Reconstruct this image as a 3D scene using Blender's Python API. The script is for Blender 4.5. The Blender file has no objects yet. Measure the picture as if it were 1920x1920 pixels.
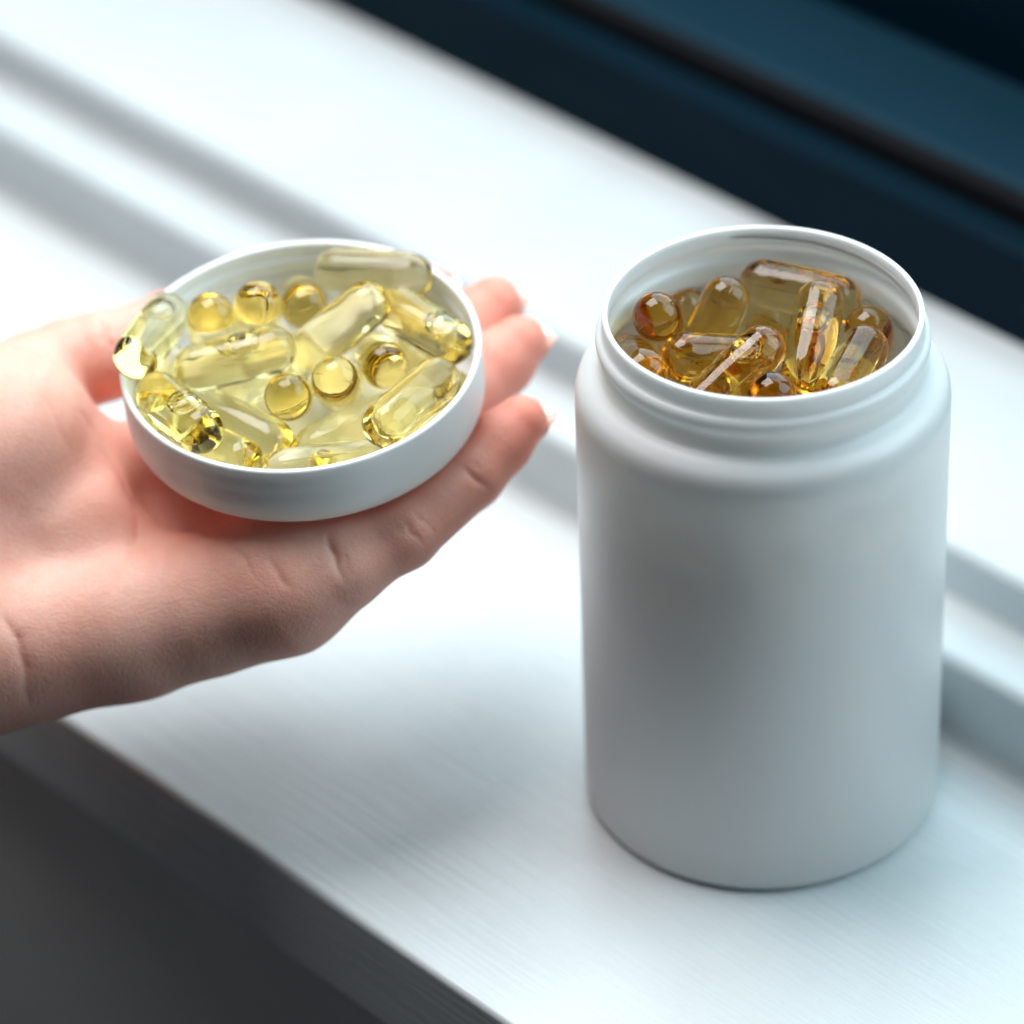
import bpy, math, random
import numpy as np
from mathutils import Vector, Matrix
random.seed(5); np.random.seed(5)
CM = 0.01            # everything below is measured in centimetres, origin under the jar
S = bpy.context.scene
C = S.collection

# ------------------------------------------------------------------ camera
cam_d = bpy.data.cameras.new('camera')
cam = bpy.data.objects.new('camera', cam_d); C.objects.link(cam); S.camera = cam
right, up, fwd = Vector((0.999, -0.024, -0.033)), Vector((0.041, 0.583, 0.811)), Vector((0.0, 0.812, -0.584))
m = Matrix((right, up, -fwd)).transposed().to_4x4()
m.translation = Vector((-4.627, -60.658, 50.228)) * CM
cam.matrix_world = m
cam_d.sensor_width = 36; cam_d.lens = 142.5
cam_d.clip_start = 0.05; cam_d.clip_end = 50
cam_d.dof.use_dof = True
cam_d.dof.focus_distance = 0.722
cam_d.dof.aperture_fstop = 7.0
cam_d.dof.aperture_blades = 0

# ------------------------------------------------------------------ light
PHI = 0.7441
N = Vector((math.cos(PHI), math.sin(PHI), 0))      # from the room towards the window
T = Vector((-math.sin(PHI), math.cos(PHI), 0))     # along the sill
w = bpy.data.worlds.new('World'); S.world = w; w.use_nodes = True
bg = w.node_tree.nodes['Background']
bg.inputs['Color'].default_value = (0.80, 0.88, 1.0, 1); bg.inputs['Strength'].default_value = 0.036

def area(name, loc, target, sx, sy, power, col):
    d = bpy.data.lights.new(name, 'AREA'); d.shape = 'RECTANGLE'; d.size = sx * CM; d.size_y = sy * CM
    d.energy = power; d.color = col
    o = bpy.data.objects.new(name, d); C.objects.link(o); o.location = Vector(loc) * CM
    o.rotation_euler = (Vector(target) - Vector(loc)).to_track_quat('-Z', 'Y').to_euler()
    return o
for off, pw in ((24, 5.1), (-44, 6.2)):              # two tall panes with a mullion between them
    area('window_pane_daylight', N * 40 + T * off + Vector((0, 0, 54)), N * 0 + T * (off * .4) + Vector((0, 0, 30)), 62, 72, pw, (0.70, 0.92, 1.0))
area('hand_fill_light', (-21, 17, 70), (-12, 0, 4), 44, 44, 6.3, (0.97, 0.97, 0.97))  # added overhead fill to brighten the hand, stands for no real lamp
area('side_fill_light', N * -32 - T * 70 + Vector((0, 0, 42)), (0, 0, 3), 60, 50, 0.15, (0.86, 0.95, 1.0))  # weak fill added from the right front to brighten the frame steps

S.view_settings.view_transform = 'Standard'; S.view_settings.look = 'None'
S.view_settings.exposure = 0.0; S.view_settings.gamma = 1
S.render.engine = 'CYCLES'
cy = S.cycles
cy.max_bounces = 24; cy.transmission_bounces = 20; cy.glossy_bounces = 8; cy.diffuse_bounces = 10; cy.volume_bounces = 0
cy.transparent_max_bounces = 12
cy.caustics_refractive = True; cy.caustics_reflective = True; cy.blur_glossy = 0.6
cy.sample_clamp_indirect = 6.0
cy.use_denoising = True

# ------------------------------------------------------------------ helpers
def mesh_obj(name, verts, faces, mat=None, parent=None, smooth=True, unit=CM):
    me = bpy.data.meshes.new(name)
    v = np.asarray(verts, dtype=float) * unit
    me.from_pydata(v.tolist(), [], faces); me.update()
    if smooth: me.polygons.foreach_set('use_smooth', [True] * len(me.polygons))
    if mat: me.materials.append(mat)
    o = bpy.data.objects.new(name, me); C.objects.link(o)
    if parent: o.parent = parent
    return o
def tag(o, label, cat=None, group=None, kind=None):
    if label: o['label'] = label
    if cat: o['category'] = cat
    if group: o['group'] = group
    if kind: o['kind'] = kind
    return o
def empty(name, loc=(0, 0, 0)):
    o = bpy.data.objects.new(name, None); C.objects.link(o); o.location = Vector(loc) * CM
    o.empty_display_size = 0.01
    return o
def nodes(name):
    m = bpy.data.materials.new(name); m.use_nodes = True
    nt = m.node_tree
    return m, nt, nt.nodes['Principled BSDF']
def node(nt, typ, **kw):
    n = nt.nodes.new(typ)
    for k, v in kw.items():
        if hasattr(n, k): setattr(n, k, v)
        else: n.inputs[k].default_value = v
    return n
def coords(nt, scale):
    t = node(nt, 'ShaderNodeTexCoord'); mp = node(nt, 'ShaderNodeMapping'); mp.inputs['Scale'].default_value = scale
    nt.links.new(t.outputs['Object'], mp.inputs['Vector']); return mp.outputs['Vector']
def noise(nt, vec, scale, detail=3, rough=.5, dist=0):
    n = node(nt, 'ShaderNodeTexNoise'); n.inputs['Scale'].default_value = scale; n.inputs['Detail'].default_value = detail
    n.inputs['Roughness'].default_value = rough; n.inputs['Distortion'].default_value = dist
    nt.links.new(vec, n.inputs['Vector']); return n.outputs['Fac']
def ramp(nt, fac, stops):
    r = node(nt, 'ShaderNodeValToRGB')
    e = r.color_ramp.elements
    while len(e) < len(stops): e.new(.5)
    for q, (p_, c_) in zip(e, stops):
        q.position = p_; q.color = c_ if len(c_) == 4 else (*c_, 1)
    nt.links.new(fac, r.inputs['Fac']); return r.outputs['Color']
def bump(nt, h, strength, dist, prev=None):
    b = node(nt, 'ShaderNodeBump'); b.inputs['Strength'].default_value = strength; b.inputs['Distance'].default_value = dist
    nt.links.new(h, b.inputs['Height'])
    if prev: nt.links.new(prev, b.inputs['Normal'])
    return b.outputs['Normal']

# ------------------------------------------------------------------ materials
def paint(name, col, rough, grain=.25, spec=.5):
    m, nt, b = nodes(name)
    v = coords(nt, (900, 28, 900))                     # brush strokes run along the sill
    strokes = noise(nt, v, 1.0, 4, .55, .3)
    v2 = coords(nt, (1, 1, 1))
    broad = noise(nt, v2, 30, 3, .5)
    specks = noise(nt, v2, 900, 1, .5)
    sp = ramp(nt, specks, [(0, (0, 0, 0)), (.74, (0, 0, 0)), (.80, (1, 1, 1))])
    c = ramp(nt, broad, [(.3, tuple(x * .93 for x in col)), (.7, col)])
    nt.links.new(c, b.inputs['Base Color'])
    rr = ramp(nt, strokes, [(.3, (rough * .85,) * 3), (.7, (rough * 1.2,) * 3)])
    nt.links.new(rr, b.inputs['Roughness'])
    n1 = bump(nt, strokes, grain, 0.0002)
    n2 = bump(nt, sp, .25, 0.00012, n1)
    n3 = bump(nt, broad, .12, 0.0015, n2)
    nt.links.new(n3, b.inputs['Normal'])
    b.inputs['IOR'].default_value = 1.5
    b.inputs['Specular IOR Level'].default_value = spec
    return m
M_white = paint('white_gloss_paint', (.72, .765, .78), .27, .6, .42)
M_frame = paint('white_satin_paint', (.62, .665, .68), .42, .4, .25)
M_apron = paint('grey_wall_paint', (.80, .80, .78), .6, .1)
M_navy = paint('navy_paint', (.0006, .011, .021), .6, .2, .06)
M_navy_light = paint('navy_paint_lit', (.004, .030, .052), .6, .2, .12)  # lighter copy of the navy; light on the rail top put into colour
M_gap = paint('black_gasket', (.006, .007, .009), .7, .1, .1)

def plastic(name, col, rough, sss=.15):
    m, nt, b = nodes(name)
    b.inputs['Base Color'].default_value = (*col, 1)
    v = coords(nt, (1, 1, 1))
    f = noise(nt, v, 60, 3)
    rr = ramp(nt, f, [(.3, (rough * .92,) * 3), (.7, (rough * 1.1,) * 3)]); nt.links.new(rr, b.inputs['Roughness'])
    nn = bump(nt, noise(nt, v, 45, 2), .05, .0012)
    nt.links.new(bump(nt, noise(nt, v, 2500, 2), .06, .00004, nn), b.inputs['Normal'])
    b.inputs['Subsurface Weight'].default_value = sss
    b.inputs['Subsurface Radius'].default_value = (1, .95, .9); b.inputs['Subsurface Scale'].default_value = .0028
    b.inputs['IOR'].default_value = 1.5
    return m
M_jar = plastic('white_matte_plastic', (.72, .73, .735), .36, .85)
M_lid = plastic('white_lid_plastic', (.88, .88, .88), .34, .2)

def softgel(name, dens, col):
    m, nt, b = nodes(name)
    b.inputs['Base Color'].default_value = (1, 1, 1, 1)
    b.inputs['Transmission Weight'].default_value = 1; b.inputs['IOR'].default_value = 1.44
    b.inputs['Roughness'].default_value = .015
    v = coords(nt, (1, 1, 1))
    nt.links.new(bump(nt, noise(nt, v, 190, 2, .5, .4), .10, .0010), b.inputs['Normal'])
    va = node(nt, 'ShaderNodeVolumeAbsorption'); va.inputs['Color'].default_value = (*col, 1); va.inputs['Density'].default_value = dens
    nt.links.new(va.outputs['Volume'], nt.nodes['Material Output'].inputs['Volume'])
    return m
M_gel = softgel('pale_gold_softgel', 58, (.997, .845, .06))
M_gel_deep = softgel('amber_softgel', 112, (.997, .79, .03))
m, nt, b = nodes('air_bubble_surface'); M_bub = m
b.inputs['Transmission Weight'].default_value = 1; b.inputs['IOR'].default_value = 1.44; b.inputs['Roughness'].default_value = .0
b.inputs['Base Color'].default_value = (1, 1, 1, 1)

def skin():
    m, nt, b = nodes('hand_skin')
    v = coords(nt, (1, 1, 1))
    big = noise(nt, v, 42, 4, .55)
    c = ramp(nt, big, [(.30, (.83, .40, .30)), (.50, (.87, .47, .37)), (.72, (.90, .55, .45))])
    fine = noise(nt, v, 420, 3, .6)
    cf = ramp(nt, fine, [(.3, (.90, .86, .85)), (.65, (1, 1, 1))])
    mx = node(nt, 'ShaderNodeMix'); mx.data_type = 'RGBA'; mx.blend_type = 'MULTIPLY'; mx.inputs['Factor'].default_value = .5
    nt.links.new(c, mx.inputs[6]); nt.links.new(cf, mx.inputs[7])
    at = node(nt, 'ShaderNodeAttribute'); at.attribute_name = 'redness_and_shade'
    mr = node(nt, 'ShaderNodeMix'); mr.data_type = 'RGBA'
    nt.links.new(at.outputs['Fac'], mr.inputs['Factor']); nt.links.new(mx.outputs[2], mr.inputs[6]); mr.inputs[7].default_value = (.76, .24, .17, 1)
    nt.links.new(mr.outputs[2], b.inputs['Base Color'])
    b.inputs['Roughness'].default_value = .46
    b.inputs['Subsurface Weight'].default_value = .6
    b.inputs['Subsurface Radius'].default_value = (1, .30, .14); b.inputs['Subsurface Scale'].default_value = .0045
    vo = node(nt, 'ShaderNodeTexVoronoi'); vo.feature = 'DISTANCE_TO_EDGE'; vo.inputs['Scale'].default_value = 900
    vd = node(nt, 'ShaderNodeMixRGB'); 
    wn = node(nt, 'ShaderNodeTexNoise'); wn.inputs['Scale'].default_value = 300; nt.links.new(v, wn.inputs['Vector'])
    vd.inputs['Fac'].default_value = .0025
    nt.links.new(v, vd.inputs['Color1']); nt.links.new(wn.outputs['Color'], vd.inputs['Color2'])
    nt.links.new(vd.outputs['Color'], vo.inputs['Vector'])
    cells = ramp(nt, vo.outputs['Distance'], [(0, (0, 0, 0)), (.12, (1, 1, 1))])
    # fine palm lines: stretched noise across the hand
    v2 = coords(nt, (520, 1500, 520))
    lines = noise(nt, v2, 1.0, 3, .6, .8)
    ln_ = ramp(nt, lines, [(.42, (1, 1, 1)), (.50, (0, 0, 0)), (.58, (1, 1, 1))])
    n1 = bump(nt, cells, .22, .0002)
    n2 = bump(nt, ln_, .25, .0002, n1)
    n3 = bump(nt, noise(nt, v, 160, 3), .25, .0006, n2)
    nt.links.new(n3, b.inputs['Normal'])
    b.inputs['IOR'].default_value = 1.42
    return m
M_skin = skin()
m, nt, b = nodes('fingernail'); M_nail = m
b.inputs['Base Color'].default_value = (.84, .60, .52, 1); b.inputs['Roughness'].default_value = .3
b.inputs['Transmission Weight'].default_value = .35; b.inputs['Subsurface Weight'].default_value = .3; b.inputs['Subsurface Scale'].default_value = .002

# ------------------------------------------------------------------ the window and its sill
def fillet(poly, rads, seg=5):
    out = []
    n_ = len(poly)
    for i in range(n_):
        p = Vector(poly[i]); a = Vector(poly[i - 1]); b_ = Vector(poly[(i + 1) % n_]); r = rads[i]
        if r <= 0: out.append(tuple(p)); continue
        d1 = (a - p).normalized(); d2 = (b_ - p).normalized()
        ang = d1.angle(d2); t_ = r / math.tan(ang / 2); c = p + (d1 + d2).normalized() * (r / math.sin(ang / 2))
        s0 = p + d1 * t_ - c; s1 = p + d2 * t_ - c
        out.append(tuple(c + s0 + d1 * .04))          # holds the flat faces flat
        for k in range(seg + 1):
            f = k / seg; q = s0.lerp(s1, f).normalized() * r
            out.append(tuple(c + q))
        out.append(tuple(c + s1 + d2 * .04))
    return out
def extrude(name, poly, rads, mat, parent=None, s0=-60, s1=130, step=10.0):
    prof = [(q[0], q[1]) for q in fillet([(x, z) for x, z in poly], rads)] if rads else poly
    ss = [s0 + (s1 - s0) * i / 12 for i in range(13)]
    V = [(x, s, z) for s in ss for x, z in prof]; n_ = len(prof); F = []
    for i in range(12):
        for j in range(n_):
            k = (j + 1) % n_
            F.append((i * n_ + j, i * n_ + k, (i + 1) * n_ + k, (i + 1) * n_ + j))
    F.append(tuple(range(n_))[::-1]); F.append(tuple(12 * n_ + j for j in range(n_)))
    o = mesh_obj(name, V, F, mat, parent, smooth=False)
    me = o.data
    import bmesh
    bm = bmesh.new(); bm.from_mesh(me); bmesh.ops.recalc_face_normals(bm, faces=bm.faces)
    for f in bm.faces: f.smooth = True
    for e in bm.edges: e.smooth = len(e.link_faces) == 2 and e.calc_face_angle(0) < .6
    bm.to_mesh(me); bm.free()
    if not parent: o.rotation_euler = (0, 0, PHI)
    return o
sill = extrude('window_sill', [(-8.2, 0), (3.9, 0), (3.9, -2.4), (-8.2, -2.4)], [.14, 0, 0, .2], M_white)
tag(sill, 'wide white gloss painted window sill board under the jar and the hand', kind='structure')
wall = extrude('wall', [(-7.75, -2.405), (-7.75, -3.6), (-7.5, -3.75), (-7.5, -60), (6, -60), (6, -2.405)], None, M_apron)
tag(wall, 'dark grey shaded wall below the front edge of the window sill', kind='structure')
win = empty('window_frame'); win.rotation_euler = (0, 0, PHI)
tag(win, 'white window frame with stepped beads and a dark navy sash behind the sill', 'window frame')
extrude('stop_bead', [(3.48, .003), (3.48, 1.91), (5.2, 1.93), (5.2, .003)], [0, .28, 0, 0], M_frame, win)
extrude('caulk_line', [(3.20, .004), (3.30, .03), (3.42, .11), (3.485, .26), (3.60, .26), (3.60, .004)], None, M_frame, win)
extrude('caulk_line', [(4.70, 1.925), (4.80, 1.95), (4.90, 2.03), (4.945, 2.15), (5.05, 2.15), (5.05, 1.925)], None, M_frame, win)
extrude('bottom_rail', [(4.94, 1.915), (4.94, 3.20), (11.04, 3.42), (11.04, 1.915)], [0, .30, 0, 0], M_frame, win)
extrude('sash_rail', [(11.02, 2.0), (11.02, 5.6), (11.95, 5.64), (11.95, 2.0)], [0, .15, 0, 0], M_navy, win)
extrude('gasket', [(11.8, 3.0), (11.8, 6.2), (12.2, 6.2), (12.2, 3.0)], [0, .1, .05, 0], M_gap, win)
extrude('outer_rail', [(12.1, 4.0), (12.1, 6.28), (15.3, 6.38), (15.3, 4.0)], [0, .3, 0, 0], M_navy_light, win)
extrude('outer_frame', [(15.2, 2.0), (15.2, 14.0), (20, 14.0), (20, 2.0)], [0, .3, 0, 0], M_navy, win)

# ------------------------------------------------------------------ lathe
def lathe(name, prof, mat, parent=None, seg=160, close=True, fn=None):
    V = []; F = []; n_ = len(prof)
    for i in range(seg):
        a = 2 * math.pi * i / seg
        for j, (r, z) in enumerate(prof):
            if fn: r, z = fn(r, z, a)
            V.append((r * math.cos(a), r * math.sin(a), z))
    for i in range(seg):
        k = (i + 1) % seg
        for j in range(n_ if close else n_ - 1):
            l = (j + 1) % n_
            F.append((i * n_ + j, k * n_ + j, k * n_ + l, i * n_ + l))
    o = mesh_obj(name, V, F, mat, parent)
    import bmesh
    bm = bmesh.new(); bm.from_mesh(o.data); bmesh.ops.remove_doubles(bm, verts=bm.verts, dist=1e-6)
    bmesh.ops.recalc_face_normals(bm, faces=bm.faces); bm.to_mesh(o.data); bm.free()
    o.data.polygons.foreach_set('use_smooth', [True] * len(o.data.polygons))
    return o
def smooth_curve(pts, sub=6):
    # Catmull-Rom through (r, z) points
    P_ = [Vector(p) for p in pts]; out = []
    for i in range(len(P_) - 1):
        p0 = P_[max(i - 1, 0)]; p1 = P_[i]; p2 = P_[i + 1]; p3 = P_[min(i + 2, len(P_) - 1)]
        for k in range(sub):
            t_ = k / sub
            out.append(tuple(.5 * ((2 * p1) + (p2 - p0) * t_ + (2 * p0 - 5 * p1 + 4 * p2 - p3) * t_ ** 2 + (3 * p1 - p0 - 3 * p2 + p3) * t_ ** 3)))
    out.append(tuple(P_[-1])); return out

# the jar
jar = empty('pill_jar')
tag(jar, 'open white plastic jar full of amber softgels standing on the white sill', 'jar')
outer = [(0, .10), (2.2, .10), (2.75, .06), (2.95, 0.0), (3.14, .008), (3.26, .035), (3.345, .105), (3.388, .22), (3.40, .5), (3.40, 2), (3.40, 4), (3.40, 6), (3.40, 8), (3.40, 8.9),
         (3.395, 9.12), (3.365, 9.30), (3.30, 9.45), (3.19, 9.57), (3.06, 9.66), (2.97, 9.73), (2.925, 9.83), (2.915, 9.95)]
inner = [(2.80, 9.80), (2.86, 9.62), (3.0, 9.48), (3.16, 9.32), (3.25, 9.1), (3.27, 8.8), (3.27, 6), (3.27, 1), (3.2, .45), (2.9, .25), (0, .25)]
neck = [(2.915, 9.95), (2.93, 10.06), (2.975, 10.16), (3.0, 10.24), (3.0, 10.33), (2.965, 10.40), (2.90, 10.45), (2.88, 10.52), (2.88, 10.66), (2.88, 10.78), (2.868, 10.815), (2.84, 10.832), (2.80, 10.825), (2.775, 10.80), (2.768, 10.70),
        (2.77, 10.52), (2.80, 10.43), (2.86, 10.35), (2.885, 10.27), (2.86, 10.18), (2.80, 10.09), (2.785, 9.98), (2.80, 9.80)]
lathe('body', smooth_curve(outer, 5) + smooth_curve(neck, 5)[1:] + smooth_curve(inner, 5)[1:], M_jar, jar, 192, close=False)
# the raised start of the thread inside the neck
def thread(r, z, w_, a0, a1, z1, parent, name, mat, inward=1):
    V = []; F = []; n_ = 90; k_ = 9
    for i in range(n_ + 1):
        f = i / n_; a = a0 + (a1 - a0) * f; hgt = w_ * min(1, 6 * f, 6 * (1 - f)) ** .5
        for j in range(k_):
            t_ = j / (k_ - 1) * math.pi
            V.append(((r - inward * hgt * .55 * math.sin(t_)) * math.cos(a), (r - inward * hgt * .55 * math.sin(t_)) * math.sin(a), z + z1 * f + hgt * math.cos(t_)))
    for i in range(n_):
        for j in range(k_ - 1):
            F.append((i * k_ + j, (i + 1) * k_ + j, (i + 1) * k_ + j + 1, i * k_ + j + 1))
    return mesh_obj(name, V, F, mat, parent)
thread(2.775, 10.56, .05, math.radians(10), math.radians(100), .10, jar, 'thread', M_jar)

# the lid, held in the hand
LB, LN = Vector((-8.345, 2.117, 7.561)), Vector((-0.039, -0.108, 0.993))
lid = empty('jar_lid', LB); lid.rotation_euler = LN.to_track_quat('Z', 'Y').to_euler()
tag(lid, 'upturned white plastic lid full of pale softgels resting on the open hand', 'lid')
lo = [(0, .03), (2.4, .03), (2.75, .0), (2.95, .025), (3.12, .10), (3.26, .23), (3.335, .40), (3.36, .60), (3.36, .9), (3.36, 1.2), (3.36, 1.42), (3.352, 1.465), (3.33, 1.488), (3.29, 1.492), (3.25, 1.480), (3.232, 1.44),
      (3.225, 1.35), (3.225, 1.25), (3.225, .8), (3.22, .4), (3.17, .22), (3.05, .15), (2.8, .14), (1.5, .14), (0, .14)]
lathe('shell', smooth_curve(lo, 4), M_lid, lid, 176, close=False)
thread(3.228, .60, .13, 0, math.radians(350), .30, lid, 'thread', M_lid)
thread(3.228, 1.0, .11, math.radians(30), math.radians(330), .22, lid, 'thread', M_lid)

# ------------------------------------------------------------------ softgels
RC = .455
def gel_mesh(name, mat, half=.70, r=RC):
    ang = []
    for base in (0, math.pi):
        for q in (-.16, -.09, -.05, -.025, 0, .025, .05, .09, .16): ang.append(base + q)
        for q in range(1, 11): ang.append(base + .16 + (math.pi - .32) * q / 11)
    ang = sorted(a % (2 * math.pi) for a in ang)
    prof = []
    for i in range(1, 15):
        t_ = math.pi / 2 * i / 14; prof.append((r * .985 * math.sin(t_) ** .97, -half - r * math.cos(t_)))
    for i in range(1, 10):
        f = i / 10; x = -half + 2 * half * f; prof.append((r * (.985 + .015 * math.sin(math.pi * f) + .012 * math.sin(math.pi * f)), x))
    prof += [(a, -z) for a, z in prof[13::-1]]
    V = [(0, 0, -half - r)]; n_ = len(ang)
    for rr, z in prof:
        for a in ang:
            d = min(abs(((a + math.pi / 2) % math.pi) - math.pi / 2), 9)
            s_ = .011 * math.exp(-(d / .032) ** 2) - .006 * math.exp(-(d / .09) ** 2)
            q = rr + s_ * min(1, rr / r * 1.5)
            V.append((q * math.cos(a), q * math.sin(a), z))
    V.append((0, 0, half + r)); F = []
    for j in range(n_): F.append((0, 1 + (j + 1) % n_, 1 + j))
    for i in range(len(prof) - 1):
        for j in range(n_):
            a_ = 1 + i * n_ + j; b_ = 1 + i * n_ + (j + 1) % n_; F.append((a_, b_, b_ + n_, a_ + n_))
    e_ = 1 + (len(prof) - 1) * n_
    for j in range(n_): F.append((e_ + j, e_ + (j + 1) % n_, len(V) - 1))
    return mesh_obj(name, V, F, mat)
def bubble_mesh(name, a, b, c):
    V = []; F = []; n_, k_ = 20, 12
    for i in range(1, k_):
        t_ = math.pi * i / k_
        for j in range(n_):
            ph = 2 * math.pi * j / n_; V.append((a * math.sin(t_) * math.cos(ph), b * math.sin(t_) * math.sin(ph), c * math.cos(t_)))
    V += [(0, 0, c), (0, 0, -c)]
    for i in range(k_ - 2):
        for j in range(n_):
            l = (j + 1) % n_; F.append((i * n_ + j, i * n_ + l, (i + 1) * n_ + l, (i + 1) * n_ + j))
    for j in range(n_):
        F.append((len(V) - 2, (j + 1) % n_, j)); F.append((len(V) - 1, (k_ - 2) * n_ + j, (k_ - 2) * n_ + (j + 1) % n_))
    return mesh_obj(name, V, F, M_bub)      # wound so that its normals point into the bubble
LIDC = [(-10.917, 3.004, 9.272, -11.37, 1.679, 9.296),
 (-7.693, 4.242, 9.324, -6.367, 3.807, 9.429),
 (-10.286, 1.856, 8.853, -8.917, 1.899, 9.143),
 (-7.155, 2.422, 9.701, -8.219, 2.365, 8.792),
 (-6.59, 2.95, 9.222, -5.651, 1.913, 9.166),
 (-5.901, 0.808, 9.031, -6.805, -0.248, 8.864),
 (-10.977, 0.997, 8.84, -10.194, -0.164, 8.854),
 (-10.026, 1.545, 8.026, -8.989, 0.607, 7.966),
 (-10.578, 0.814, 7.96, -9.54, -0.117, 8.09),
 (-8.613, -0.684, 8.191, -7.26, -0.343, 8.078),
 (-8.361, 3.516, 9.054, -8.49, 4.766, 8.436),
 (-6.867, 1.685, 8.862, -7.111, 2.94, 8.293),
 (-8.608, 0.723, 8.883, -8.627, 1.896, 8.12),
 (-7.735, 0.895, 9.094, -7.711, 1.938, 8.16),
 (-10.047, 2.609, 9.474, -10.058, 3.197, 8.204),
 (-9.189, 2.973, 9.459, -9.311, 3.738, 8.292),
 (-6.114, 2.437, 8.278, -6.302, 3.817, 8.42),
 (-6.222, 0.369, 8.049, -5.67, 1.645, 8.209),
 (-10.939, 2.973, 8.145, -11.061, 1.579, 8.145),
 (-9.617, 2.352, 8.13, -8.431, 3.084, 8.256),
 (-8.111, 0.367, 7.974, -6.909, 1.073, 8.099)]
JARC = [(-1.866, 0.632, 10.364, -1.734, 1.749, 9.531),
 (-1.384, 0.078, 9.827, -0.137, 0.536, 9.383),
 (-2.178, -0.641, 10.028, -2.411, 0.634, 9.499),
 (-0.047, -0.204, 10.098, -1.076, -0.984, 9.556),
 (1.098, 0.979, 10.246, 0.765, -0.262, 9.692),
 (1.807, -0.095, 9.953, 1.238, -1.37, 9.849),
 (0.055, -1.492, 9.962, 0.536, -0.726, 8.894),
 (1.985, 0.782, 9.788, 2.134, 1.766, 8.804),
 (0.862, 1.285, 9.19, 1.222, 2.486, 8.568),
 (-0.198, 1.434, 8.98, 0.425, 2.686, 9.039),
 (-1.253, 2.47, 9.255, -0.226, 2.761, 8.349),
 (0.199, 2.261, 9.931, 1.487, 1.716, 9.869),
 (-2.434, 1.323, 8.905, -1.568, 2.284, 8.368),
 (-2.395, 1.391, 6.737, -2.77, 0.042, 6.77),
 (1.192, 2.501, 6.763, 0.452, 1.313, 6.714),
 (0.653, 2.692, 5.85, 1.886, 2.029, 5.85),
 (-2.454, 0.467, 8.598, -1.141, 0.028, 8.807),
 (2.201, -1.682, 8.533, 1.098, -2.543, 8.535),
 (2.198, 0.206, 6.758, 0.875, -0.251, 6.781),
 (-2.569, -1.035, 7.792, -1.931, -0.366, 6.74),
 (-1.497, -0.253, 7.932, -2.753, 0.309, 7.672),
 (-0.899, -1.449, 6.715, -2.0, -1.469, 5.85),
 (-0.033, -2.77, 6.003, -0.585, -2.708, 7.288),
 (1.28, -2.456, 6.642, 1.522, -1.089, 6.824),
 (0.576, 0.362, 8.783, 1.865, 0.152, 8.277),
 (2.448, -1.297, 7.746, 2.364, -1.444, 6.357),
 (0.28, 2.756, 6.78, -0.466, 1.651, 6.35),
 (1.391, 2.388, 7.643, 1.365, 1.089, 8.163),
 (-0.467, -1.516, 7.703, 0.16, -2.709, 8.085),
 (2.551, 1.079, 6.845, 1.57, 1.159, 5.85),
 (1.667, -0.831, 7.697, 0.764, 0.239, 7.68),
 (1.509, -0.795, 5.85, 1.707, -2.181, 5.85),
 (0.519, 1.106, 7.805, -0.666, 1.118, 7.059),
 (2.753, -0.306, 8.627, 1.546, -1.014, 8.598),
 (1.171, 0.944, 7.14, 2.413, 0.58, 7.673),
 (-1.497, -2.331, 5.85, -0.175, -1.869, 5.855),
 (-0.086, -1.827, 6.867, 0.896, -2.621, 7.471),
 (-2.695, 0.639, 5.85, -2.664, -0.76, 5.85),
 (0.635, -1.608, 7.997, 1.869, -2.045, 7.499),
 (-0.791, 1.507, 7.951, -2.005, 1.911, 7.383),
 (-1.221, 1.009, 8.949, -0.579, 1.459, 10.109),
 (0.853, -2.635, 5.85, 0.655, -1.249, 5.85),
 (-1.579, -1.306, 7.677, -0.955, -2.423, 8.246),
 (-1.53, 0.435, 5.85, -2.225, 1.65, 5.85),
 (2.246, 0.143, 5.85, 0.846, 0.168, 5.85),
 (-0.717, 0.843, 5.85, 0.666, 1.06, 5.85),
 (-0.589, -0.755, 7.22, 0.257, -0.459, 6.145),
 (-1.024, 2.552, 7.691, 0.245, 2.008, 7.462),
 (-2.364, -1.444, 6.754, -1.429, -2.373, 7.224),
 (-2.503, 1.187, 7.654, -1.255, 0.722, 8.086),
 (1.938, 1.979, 6.757, 2.361, 1.449, 7.982),
 (-1.762, -0.445, 5.85, -0.482, -1.013, 5.85),
 (-0.114, 0.493, 8.199, -0.53, -0.783, 8.596),
 (-0.679, 0.109, 7.516, 0.271, 0.378, 6.523),
 (2.692, -0.654, 5.85, 2.727, -0.488, 7.24),
 (0.578, -1.212, 6.756, 0.357, -0.625, 8.007),
 (-1.571, 2.282, 5.85, -0.255, 2.758, 5.85),
 (-0.673, -0.003, 6.185, -1.585, 0.428, 7.155),
 (-1.504, 1.224, 6.66, -1.031, 2.537, 6.77)]
LID_LABELS = [
 'softgel leaning out over the left rim of the lid with a bright lower end',
 'softgel lying along the far right rim of the lid, highest of all',
 'softgel with a bright air bubble lying level in the left middle of the lid',
 'upright pale softgel standing in the centre of the lid with a bright streak',
 'long softgel slanting down to the right inside the far right wall of the lid',
 'long pale softgel slanting along the near right rim of the lid',
 'softgel with an air bubble slanting along the near left rim of the lid',
 'pale softgel on the lid floor just right of the one with bubble near left rim',
 'low softgel half hidden beneath the one at the near left rim of the lid',
 'low softgel lying along the nearest rim at the front of the lid',
 'round looking softgel seen end on at the back middle of the lid',
 'round looking softgel seen end on at the right of the lid',
 'left of two round looking softgels seen end on in the lid middle',
 'right of two round looking softgels seen end on in the lid middle',
 'round topped softgel standing on end beside the one on the left rim',
 'softgel standing on end behind the level one, second from the left rim',
 'low softgel on the lid floor under the long one by the right wall',
 'low softgel on the lid floor beneath the long one at the near right rim',
 'low softgel on the lid floor beneath the two at the left rim',
 'low softgel on the lid floor beneath the level one with the air bubble',
 'low softgel on the lid floor in front of the round looking pair',
]
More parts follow.
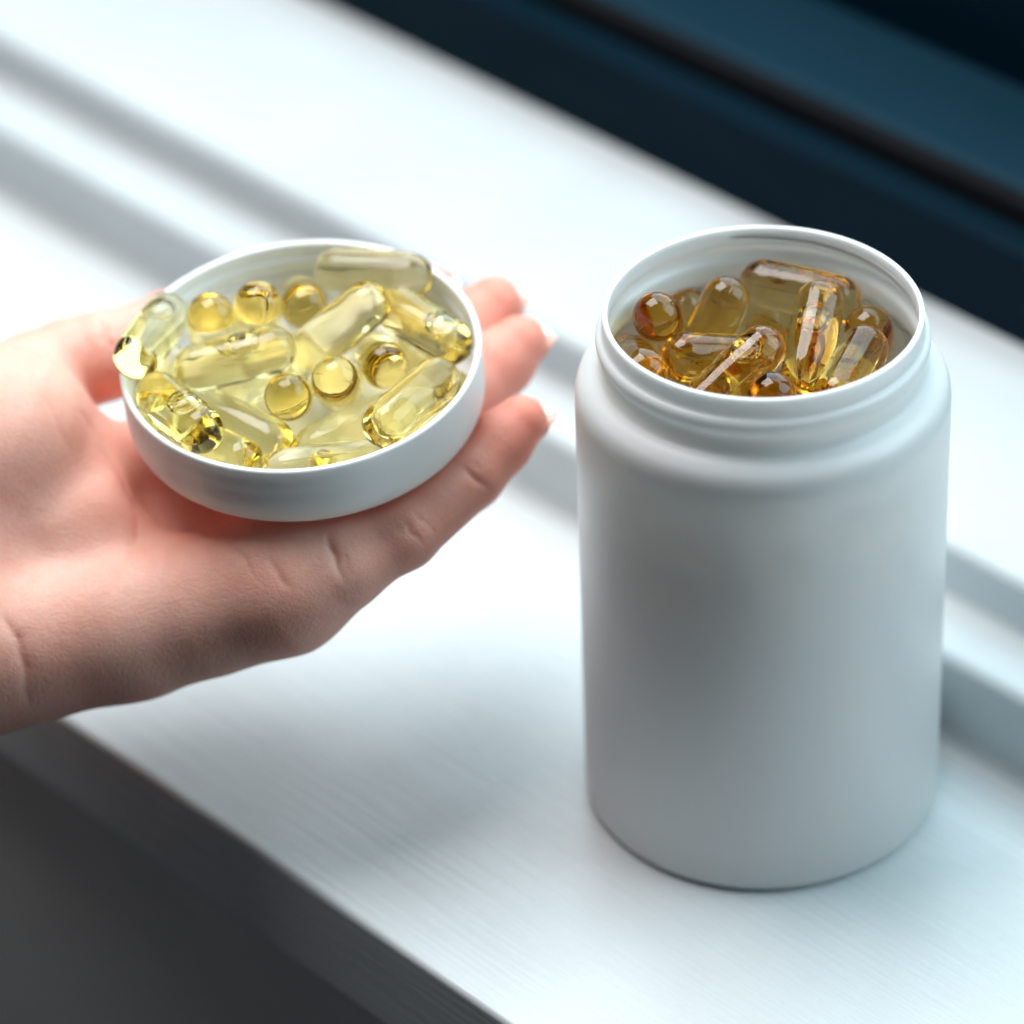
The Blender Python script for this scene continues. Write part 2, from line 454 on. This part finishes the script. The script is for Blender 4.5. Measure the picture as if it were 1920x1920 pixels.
JAR_LABELS = [
 'dark amber softgel seen end on at the far left inside the jar',
 'amber softgel lying level at the left of the jar mouth',
 'amber softgel with bright end tucked under the near left rim of the jar',
 'large slanting softgel in the front middle of the jar, pointing to the centre',
 'tallest softgel standing upright right of centre in the jar',
 'clear tipped softgel leaning against the near right rim of the jar',
 'small visible end of a softgel under the nearest rim of the jar',
 'dark amber softgel at the far right wall inside the jar',
 'small orange softgel end at the back of the jar behind the tallest one',
 'low dark softgel at the back middle of the jar, behind the level one',
 'mostly hidden softgel at the back left of the jar behind the slanting one',
 'softgel lying level against the back wall of the jar, farthest from the viewer',
 'low softgel at the left wall of the jar under the dark round one',
]
proto = {}
proto['pale'] = gel_mesh('softgel_capsule', M_gel); proto['deep'] = gel_mesh('softgel_capsule', M_gel_deep)
bub = bubble_mesh('air_bubble', .15, .27, .34); bub_small = bubble_mesh('air_bubble', .05, .09, .10)
used = set()
def place_gel(kind, q, label, group, roll, bubble=None):
    a = Vector(q[:3]); b_ = Vector(q[3:])
    src = proto[kind]
    if kind not in used: o = src; used.add(kind)
    else: o = src.copy(); C.objects.link(o)
    d = (b_ - a).normalized()
    rot = d.to_track_quat('Z', 'Y').to_matrix().to_4x4() @ Matrix.Rotation(roll, 4, 'Z')
    rot.translation = (a + b_) / 2 * CM
    o.matrix_world = rot
    if bubble:
        B_ = bub if bubble[0] == 'big' else bub_small
        if B_.parent: B_ = B_.copy(); C.objects.link(B_)
        B_.parent = o
        up_l = rot.to_3x3().inverted() @ Vector((0, 0, 1)); up_l.z = 0
        if up_l.length < .01: up_l = Vector((1, 0, 0))
        up_l.normalize()
        mm = Matrix.Identity(4)
        x_ = up_l; z_ = Vector((0, 0, 1)); y_ = z_.cross(x_)
        mm = Matrix((x_, y_, z_)).transposed().to_4x4()
        mm.translation = (up_l * (RC - .15 - .045 if bubble[0] == 'big' else RC - .11) + Vector((0, 0, bubble[1]))) * CM
        B_.matrix_parent_inverse = Matrix.Identity(4)
        B_.matrix_basis = mm
    return tag(o, label, 'softgel', group)
BUB_L = {2: ('big', .25), 6: ('big', .2), 4: ('big', .5), 0: ('big', -.4)}
BUB_J = {3: ('big', -.45), 4: ('big', -.2), 1: ('small', .3)}
for i, q in enumerate(LIDC):
    lab = LID_LABELS[i] if i < len(LID_LABELS) else 'softgel of the bottom layer on the lid floor, mostly covered by others'
    place_gel('pale', q, lab, 'softgels in the lid', random.uniform(0, 3.1) if i != 13 else .3, BUB_L.get(i))
for i, q in enumerate(JARC):
    lab = JAR_LABELS[i] if i < len(JAR_LABELS) else 'softgel leaning back at the rear left of the jar, left of the level one' if i == 40 else 'softgel deep in the jar, covered by the ones on top'
    place_gel('deep', q, lab, 'softgels in the jar', random.uniform(0, 3.1), BUB_J.get(i))

# ------------------------------------------------------------------ the hand
PALM = [((-15.549, -0.744, 4.349), 1.75, (-11.746, -0.484, 4.829), 1.38),
 ((-11.746, -0.484, 4.829), 1.38, (-9.022, -0.45, 5.495), 1.12),
 ((-15.569, 1.268, 5.774), 1.9, (-12.459, 1.173, 5.685), 1.35),
 ((-12.459, 1.173, 5.685), 1.35, (-9.548, 1.203, 5.703), 1.05),
 ((-14.788, 1.934, 6.984), 1.9, (-14.127, 2.262, 6.845), 1.85),
 ((-14.127, 2.262, 6.845), 1.85, (-13.068, 2.13, 6.268), 1.2),
 ((-15.569, 1.268, 5.774), 1.9, (-14.404, 2.195, 7.028), 1.8),
 ((-13.076, 2.103, 6.164), 1.2, (-11.343, 2.929, 5.618), 1.0),
 ((-11.343, 2.929, 5.618), 1.0, (-9.608, 3.355, 5.732), 0.95),
 ((-11.343, 2.929, 5.618), 1.0, (-10.044, 4.343, 5.822), 0.9),
 ((-18.604, 1.213, 4.843), 2.5, (-15.576, 0.611, 5.199), 2.2),
 ((-18.604, 1.213, 4.843), 2.5, (-27.867, 1.333, 3.181), 3.0),
 ((-9.212, -0.347, 5.649), 1.05, (-9.464, 2.019, 5.795), 1.0),
 ((-10.224, -0.549, 5.235), 1.28, (-8.798, -0.855, 5.761), 1.12),
 ((-8.798, -0.855, 5.761), 1.12, (-7.788, -0.95, 6.244), 0.82),
 ((-8.587, -0.442, 6.117), 0.62, (-8.999, -0.001, 5.997), 0.7)]
HOLLOW = [((-10.523, 1.161, 7.069), 1.18, (-9.156, 1.372, 7.096), 1.15)]
FINGERS = {'pinky': [((-8.587, -0.999, 5.956), 0.9),
           ((-6.63, -0.463, 6.544), 0.66),
           ((-5.353, 0.799, 6.872), 0.6),
           ((-4.773, 1.463, 7.178), 0.6),
           ((-4.38, 1.743, 7.425), 0.5)],
 'ring': [((-8.607, 0.396, 6.056), 0.85),
          ((-6.484, 1.851, 6.75), 0.72),
          ((-5.296, 3.247, 7.079), 0.66),
          ((-4.714, 3.84, 7.388), 0.66),
          ((-4.343, 4.091, 7.631), 0.54)],
 'middle': [((-9.034, 1.755, 6.085), 0.9),
            ((-6.781, 3.177, 6.832), 0.74),
            ((-5.631, 4.59, 7.181), 0.68),
            ((-5.202, 5.149, 7.409), 0.66),
            ((-4.804, 5.454, 7.66), 0.55)],
 'index': [((-9.887, 3.351, 6.124), 0.88),
           ((-8.218, 4.19, 6.834), 0.72),
           ((-7.075, 5.469, 7.169), 0.66),
           ((-6.541, 5.958, 7.444), 0.62),
           ((-6.144, 6.055, 7.672), 0.52)],
 'thumb': [((-14.508, 3.382, 6.951), 1.35),
           ((-13.611, 3.997, 7.204), 1.02),
           ((-13.012, 4.403, 7.322), 0.9),
           ((-12.347, 4.58, 7.418), 0.88),
           ((-11.734, 4.813, 7.517), 0.74),
           ((-11.089, 5.306, 7.496), 0.74),
           ((-10.496, 5.892, 7.432), 0.55)]}
GROOVES = [([(-8.032, -0.546, 6.832), (-7.884, -1.042, 6.583), (-7.701, -1.266, 6.012)], 0.05, 0.12),
 ([(-7.715, -0.843, 6.863), (-7.614, -1.154, 6.531), (-7.514, -1.308, 6.216)], 0.035, 0.035),
 ([(-9.153, -1.013, 6.687), (-8.936, -1.369, 6.455), (-8.71, -1.592, 6.138)], 0.04, 0.04),
 ([(-6.654, -0.471, 7.045), (-6.392, -0.735, 6.826), (-6.161, -1.023, 6.603)], 0.035, 0.05),
 ([(-6.428, -0.321, 7.071), (-6.174, -0.469, 6.863), (-5.951, -0.671, 6.649)], 0.025, 0.025),
 ([(-6.821, -0.641, 7.02), (-6.569, -0.903, 6.801)], 0.025, 0.02),
 ([(-5.474, 0.534, 7.402), (-5.19, 0.38, 7.196), (-4.93, 0.175, 6.882)], 0.035, 0.06),
 ([(-5.324, 0.636, 7.419), (-5.067, 0.559, 7.22)], 0.025, 0.02),
 ([(-12.461, 4.989, 8.112), (-12.092, 4.145, 8.035), (-11.9, 3.307, 7.851)], 0.05, 0.08),
 ([(-12.755, 4.701, 8.069), (-12.495, 4.033, 8.007), (-12.389, 3.363, 7.838)], 0.04, 0.02),
 ([(-13.963, -2.294, 6.861), (-13.672, -2.692, 6.427), (-13.457, -3.126, 5.784), (-13.483, -3.401, 5.15)], 0.06, 0.08),
 ([(-12.622, 2.357, 7.921),
   (-12.248, 1.716, 7.665),
   (-11.826, 1.052, 7.308),
   (-11.604, 0.562, 7.062),
   (-11.202, -0.045, 6.811),
   (-10.319, -0.437, 6.602)],
  0.045,
  0.04),
 ([(-11.462, 0.203, 7.13), (-11.442, -0.48, 6.956), (-11.684, -1.195, 6.768), (-11.855, -1.908, 6.584)], 0.035, 0.03),
 ([(-11.097, -0.202, 6.798), (-10.987, -0.745, 6.643), (-11.151, -1.583, 6.546)], 0.03, 0.018),
 ([(-9.926, -0.45, 6.616), (-9.572, -0.921, 6.579), (-9.332, -1.422, 6.333)], 0.03, 0.02),
 ([(-13.505, 2.713, 8.327), (-12.965, 1.683, 8.036), (-12.542, 0.663, 7.64)], 0.05, 0.02),
 ([(-12.674, 2.499, 7.733), (-12.364, 2.144, 7.606)], 0.02, 0.014),
 ([(-12.583, 2.283, 7.713), (-12.274, 1.936, 7.587)], 0.02, 0.014),
 ([(-12.52, 2.047, 7.69), (-12.214, 1.732, 7.568)], 0.02, 0.014),
 ([(-12.386, 1.786, 7.667), (-12.083, 1.521, 7.55)], 0.02, 0.014),
 ([(-12.318, 1.651, 7.655), (-12.013, 1.317, 7.531)], 0.02, 0.014),
 ([(-12.252, 1.441, 7.635), (-11.947, 1.115, 7.511)], 0.02, 0.014),
 ([(-12.195, 1.26, 7.618), (-11.891, 0.915, 7.492)], 0.02, 0.014),
 ([(-12.109, 0.957, 7.588), (-11.81, 0.712, 7.473)], 0.02, 0.014),
 ([(-11.994, 0.765, 7.572), (-11.695, 0.507, 7.455)], 0.02, 0.014),
 ([(-7.676, -0.789, 6.87), (-7.474, -1.026, 6.55)], 0.02, 0.014),
 ([(-7.588, -0.741, 6.879), (-7.433, -0.958, 6.559)], 0.02, 0.014),
 ([(-7.5, -0.693, 6.887), (-7.336, -0.897, 6.57)], 0.02, 0.014),
 ([(-7.412, -0.644, 6.896), (-7.224, -0.837, 6.581)], 0.02, 0.014),
 ([(-7.324, -0.596, 6.905), (-7.127, -0.776, 6.591)], 0.02, 0.014),
 ([(-7.236, -0.548, 6.914), (-7.029, -0.714, 6.602)], 0.02, 0.014),
 ([(-7.148, -0.499, 6.922), (-6.939, -0.652, 6.612)], 0.02, 0.014),
 ([(-5.201, 0.891, 7.452), (-5.013, 0.762, 7.244)], 0.018, 0.01),
 ([(-5.109, 1.016, 7.469), (-4.921, 0.886, 7.261)], 0.018, 0.01),
 ([(-5.017, 1.141, 7.486), (-4.829, 1.01, 7.278)], 0.018, 0.01),
 ([(-4.925, 1.266, 7.503), (-4.737, 1.135, 7.295)], 0.018, 0.01),
 ([(-4.832, 1.391, 7.52), (-4.644, 1.26, 7.312)], 0.018, 0.01),
 ([(-4.74, 1.517, 7.538), (-4.551, 1.385, 7.33)], 0.018, 0.01)]
VX = 0.048
lo_ = np.array([-27.5, -8.5, .2]); hi_ = np.array([-2.2, 6.5, 10.2])
nx, ny, nz = [int(math.ceil(v)) for v in (hi_ - lo_) / VX]
X = (lo_[0] + VX * np.arange(nx)).astype(np.float32); Y = (lo_[1] + VX * np.arange(ny)).astype(np.float32); Z = (lo_[2] + VX * np.arange(nz)).astype(np.float32)
BIG = np.float32(3.0)
def box(pts, pad):
    p_ = np.array(pts); a = np.clip(((p_.min(0) - pad - lo_) / VX).astype(int), 0, [nx, ny, nz]); b_ = np.clip(((p_.max(0) + pad - lo_) / VX).astype(int) + 2, 0, [nx, ny, nz])
    return tuple(slice(i, j) for i, j in zip(a, b_))
def rcone(sl, A, ra, B, rb):
    A = np.array(A, np.float32); B = np.array(B, np.float32); d = B - A; L2 = float(d @ d)
    x = X[sl[0]][:, None, None] - A[0]; y = Y[sl[1]][None, :, None] - A[1]; z = Z[sl[2]][None, None, :] - A[2]
    t_ = np.clip((x * d[0] + y * d[1] + z * d[2]) / L2, 0, 1)
    return np.sqrt((x - t_ * d[0]) ** 2 + (y - t_ * d[1]) ** 2 + (z - t_ * d[2]) ** 2) - (ra + (rb - ra) * t_)
def smin(a, b_, k):
    h = np.clip(.5 + .5 * (b_ - a) / k, 0, 1)
    return b_ + (a - b_) * h - k * h * (1 - h)
def add(field, A, ra, B, rb, k):
    sl = box([A, B], max(ra, rb) + 1.2)
    field[sl] = smin(field[sl], rcone(sl, A, ra, B, rb), k)
palm_f = np.full((nx, ny, nz), BIG, np.float32)
for A, ra, B, rb in PALM: add(palm_f, A, ra, B, rb, .55)
for A, ra, B, rb in HOLLOW:                                     # the cup of the palm under the lid
    sl = box([A, B], 2.2); a_ = palm_f[sl]; b_ = -rcone(sl, A, ra, B, rb); k = .4
    h_ = np.clip(.5 - .5 * (b_ - a_) / k, 0, 1); palm_f[sl] = b_ + (a_ - b_) * h_ + k * h_ * (1 - h_)
fing_f = np.full((nx, ny, nz), BIG, np.float32)
for name_, ch in FINGERS.items():
    pts = [c_[0] for c_ in ch]; sl = box(pts, 2.0)
    sub = np.full([s.stop - s.start for s in sl], BIG, np.float32)
    for (A, ra), (B, rb) in zip(ch[:-1], ch[1:]):
        sub = smin(sub, rcone(sl, A, ra, B, rb), .14)
    if name_ == 'thumb':
        palm_f[sl] = smin(palm_f[sl], sub, .35)
    else:
        fing_f[sl] = smin(fing_f[sl], sub, .05)
f = smin(palm_f, fing_f, .30); del palm_f, fing_f
# the skin gives way where the lid rests on it
lb = np.array(LB); lnn = np.array(LN); sl = box([lb - 4.5, lb + 4.5], .1)
x = X[sl[0]][:, None, None] - lb[0]; y = Y[sl[1]][None, :, None] - lb[1]; z = Z[sl[2]][None, None, :] - lb[2]
hh = x * lnn[0] + y * lnn[1] + z * lnn[2]; rad = np.sqrt(np.maximum(x * x + y * y + z * z - hh * hh, 0))
rc_ = .5; R_ = 3.39; Ht = 1.52
qx = rad - (R_ - rc_); qz = np.abs(hh - (Ht - .03) / 2) - ((Ht + .03) / 2 - rc_)
dl = np.sqrt(np.maximum(qx, 0) ** 2 + np.maximum(qz, 0) ** 2) + np.minimum(np.maximum(qx, qz), 0) - rc_
g = f[sl]; k = .10; a_ = g; b_ = -dl
h_ = np.clip(.5 - .5 * (b_ - a_) / k, 0, 1); f[sl] = b_ + (a_ - b_) * h_ + k * h_ * (1 - h_)
f[0, :, :] = 1
# surface nets
ins = f < 0
c8 = np.zeros((nx - 1, ny - 1, nz - 1), np.uint8)
for dx in (0, 1):
    for dy in (0, 1):
        for dz in (0, 1): c8 += ins[dx:nx - 1 + dx, dy:ny - 1 + dy, dz:nz - 1 + dz]
cells = np.argwhere((c8 > 0) & (c8 < 8))
idx = np.full((nx - 1, ny - 1, nz - 1), -1, np.int32); idx[tuple(cells.T)] = np.arange(len(cells))
acc = np.zeros((len(cells), 3)); cnt = np.zeros(len(cells))
cor = [(a, b_, c_) for a in (0, 1) for b_ in (0, 1) for c_ in (0, 1)]
for p0 in cor:
    for ax in range(3):
        if p0[ax]: continue
        p1 = list(p0); p1[ax] = 1
        v0 = f[cells[:, 0] + p0[0], cells[:, 1] + p0[1], cells[:, 2] + p0[2]]; v1 = f[cells[:, 0] + p1[0], cells[:, 1] + p1[1], cells[:, 2] + p1[2]]
        cr = (v0 < 0) != (v1 < 0); t_ = np.where(cr, v0 / np.where(cr, v0 - v1, 1), 0)
        q = np.tile(np.array(p0, float), (len(cells), 1)); q[:, ax] += t_
        acc[cr] += q[cr]; cnt[cr] += 1
V = lo_ + VX * (cells + acc / cnt[:, None])
quads = []
for ax in range(3):
    o1, o2 = [(1, 2), (2, 0), (0, 1)][ax]
    s0 = [slice(1, -1)] * 3; s0[ax] = slice(0, -1); s1 = list(s0); s1[ax] = slice(1, None)
    full = np.argwhere(ins[tuple(s0)] != ins[tuple(s1)])
    off = np.array([1, 1, 1]); off[ax] = 0; e = full + off
    def I(d1, d2):
        q = e.copy(); q[:, o1] -= d1; q[:, o2] -= d2; return idx[q[:, 0], q[:, 1], q[:, 2]]
    Q = np.stack([I(1, 1), I(0, 1), I(0, 0), I(1, 0)], 1)
    flip = ~ins[e[:, 0], e[:, 1], e[:, 2]]
    Q[flip] = Q[flip][:, ::-1]; quads.append(Q)
Q = np.concatenate(quads); Q = Q[(Q >= 0).all(1)]
# relax the mesh a little
E_ = np.concatenate([Q[:, [0, 1]], Q[:, [1, 2]], Q[:, [2, 3]], Q[:, [3, 0]]])
deg = np.bincount(E_.ravel(), minlength=len(V)).astype(float)
def lap(V):
    s_ = np.zeros_like(V)
    for c_ in range(3):
        s_[:, c_] = np.bincount(E_[:, 0], V[E_[:, 1], c_], len(V)) + np.bincount(E_[:, 1], V[E_[:, 0], c_], len(V))
    return s_ / np.maximum(deg, 1)[:, None]
for it in range(5):
    V += .55 * (lap(V) - V)
def vnorm(V):
    n1 = np.cross(V[Q[:, 2]] - V[Q[:, 0]], V[Q[:, 3]] - V[Q[:, 1]]); vn = np.zeros_like(V)
    for c_ in range(4):
        for a in range(3): vn[:, a] += np.bincount(Q[:, c_], n1[:, a], len(V))
    return vn / (np.linalg.norm(vn, axis=1, keepdims=True) + 1e-12)
vn = vnorm(V)
# creases: pressed in along lines that lie on the skin
eye = np.array((-4.627, -60.658, 50.228))
def on_skin(P_):
    # drop a crease point onto the skin, seen from where it was drawn
    d = P_ - eye; d /= np.linalg.norm(d); w_ = V0 - eye; a = w_ @ d
    off = np.linalg.norm(w_ - a[:, None] * d, axis=1); ok = off < .09
    if not ok.any(): return P_
    i = np.where(ok)[0]; return V0[i[a[i].argmin()]]
V0 = V.copy()
for line, wd, dp in GROOVES:
    line = np.array(line); fine_ = []
    for a, b_ in zip(line[:-1], line[1:]):
        n_ = max(2, int(np.linalg.norm(b_ - a) / .22))
        fine_ += [on_skin(a + (b_ - a) * q / n_) for q in range(n_)]
    line = np.array(fine_ + [on_skin(line[-1])]); line[1:-1] += np.random.uniform(-.02, .02, line[1:-1].shape)
    par = np.zeros(len(V)); dmin = np.full(len(V), 9.); seg_n = len(line) - 1
    for k_, (a, b_) in enumerate(zip(line[:-1], line[1:])):
        d = b_ - a; t_ = np.clip(((V - a) @ d) / max(d @ d, 1e-9), 0, 1); w_ = V - a - t_[:, None] * d
        full_d = np.linalg.norm(w_, axis=1)
        w_ = w_ - .6 * (w_ * vn).sum(1)[:, None] * vn    # measured across the surface, not into it
        dd = np.where(full_d < .5, np.linalg.norm(w_, axis=1), 9)
        par = np.where(dd < dmin, (k_ + t_) / seg_n, par); dmin = np.minimum(dmin, dd)
    fade = np.clip(np.minimum(par, 1 - par) / .35, 0, 1) * .85 + .15
    V -= vn * (dp * fade * (.55 * np.exp(-(dmin / wd) ** 1.5) + .45 * np.exp(-(dmin / (3.2 * wd)) ** 2)))[:, None]
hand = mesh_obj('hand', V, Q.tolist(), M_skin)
red = np.zeros(len(V))
for nm, ch in FINGERS.items():
    tip = np.array(ch[-1][0]); red = np.maximum(red, .75 * np.exp(-(np.linalg.norm(V - tip, axis=1) / 1.5) ** 2))
    for c_, r_ in ch[1:-2]: red = np.maximum(red, .35 * np.exp(-(np.linalg.norm(V - np.array(c_), axis=1) / .9) ** 2))
for A, ra, B, rb in HOLLOW: red = np.maximum(red, .5 * np.exp(-(np.linalg.norm(V - np.array(A), axis=1) / 1.9) ** 4))  # hollow under the lid: its red shade is painted into the skin
at = hand.data.attributes.new('redness_and_shade', 'FLOAT', 'POINT'); at.data.foreach_set('value', red.astype(np.float32))
person = empty('person', (-16, -1, 6))
tag(person, 'left hand held out palm up from the left with the lid resting on its fingers', 'person')
hand.parent = person; hand.matrix_parent_inverse = Matrix.Translation(-Vector(person.location))
def nail(tip, prev, r, parent):
    tip, prev = Vector(tip), Vector(prev); d = (tip - prev).normalized()
    back = (-LN + d * LN.dot(d)).normalized(); side = d.cross(back)
    V = []; F = []; nu, nv = 13, 11
    for lay, off in ((0, 0), (1, .035)):
        for i in range(nu):
            s_ = -1.05 + (1.05 + r + .10) * i / (nu - 1)
            for j in range(nv):
                a = (j / (nv - 1) - .5) * 2 * .92
                wd = 1 - .30 * max(0, (s_ - r * .5) / .5) ** 2 * (abs(a) > 0)
                rr = r * 1.01 + .01 + off - .05 * (s_ > r * .6)
                p_ = tip + d * s_ + back * (rr * math.cos(a) * .80 - .12 * max(0, s_) ** 2) + side * (rr * math.sin(a * wd) * .98)
                V.append(tuple(p_))
    n0 = nu * nv
    for i in range(nu - 1):
        for j in range(nv - 1):
            a = i * nv + j; F.append((a, a + 1, a + nv + 1, a + nv)); F.append((n0 + a, n0 + a + nv, n0 + a + nv + 1, n0 + a + 1))
    rim_ = [j for j in range(nv)] + [i * nv + nv - 1 for i in range(1, nu)] + [(nu - 1) * nv + j for j in range(nv - 2, -1, -1)] + [i * nv for i in range(nu - 2, 0, -1)]
    for a, b2 in zip(rim_, rim_[1:] + rim_[:1]): F.append((a, n0 + a, n0 + b2, b2))
    o = mesh_obj('fingernail', V, F, M_nail, parent)
    o.matrix_parent_inverse = Matrix.Translation(-Vector(parent.location))
    return o
for nm in ('pinky', 'ring', 'middle', 'index'):
    ch = FINGERS[nm]; nail(ch[-1][0], ch[-2][0], ch[-1][1], person)
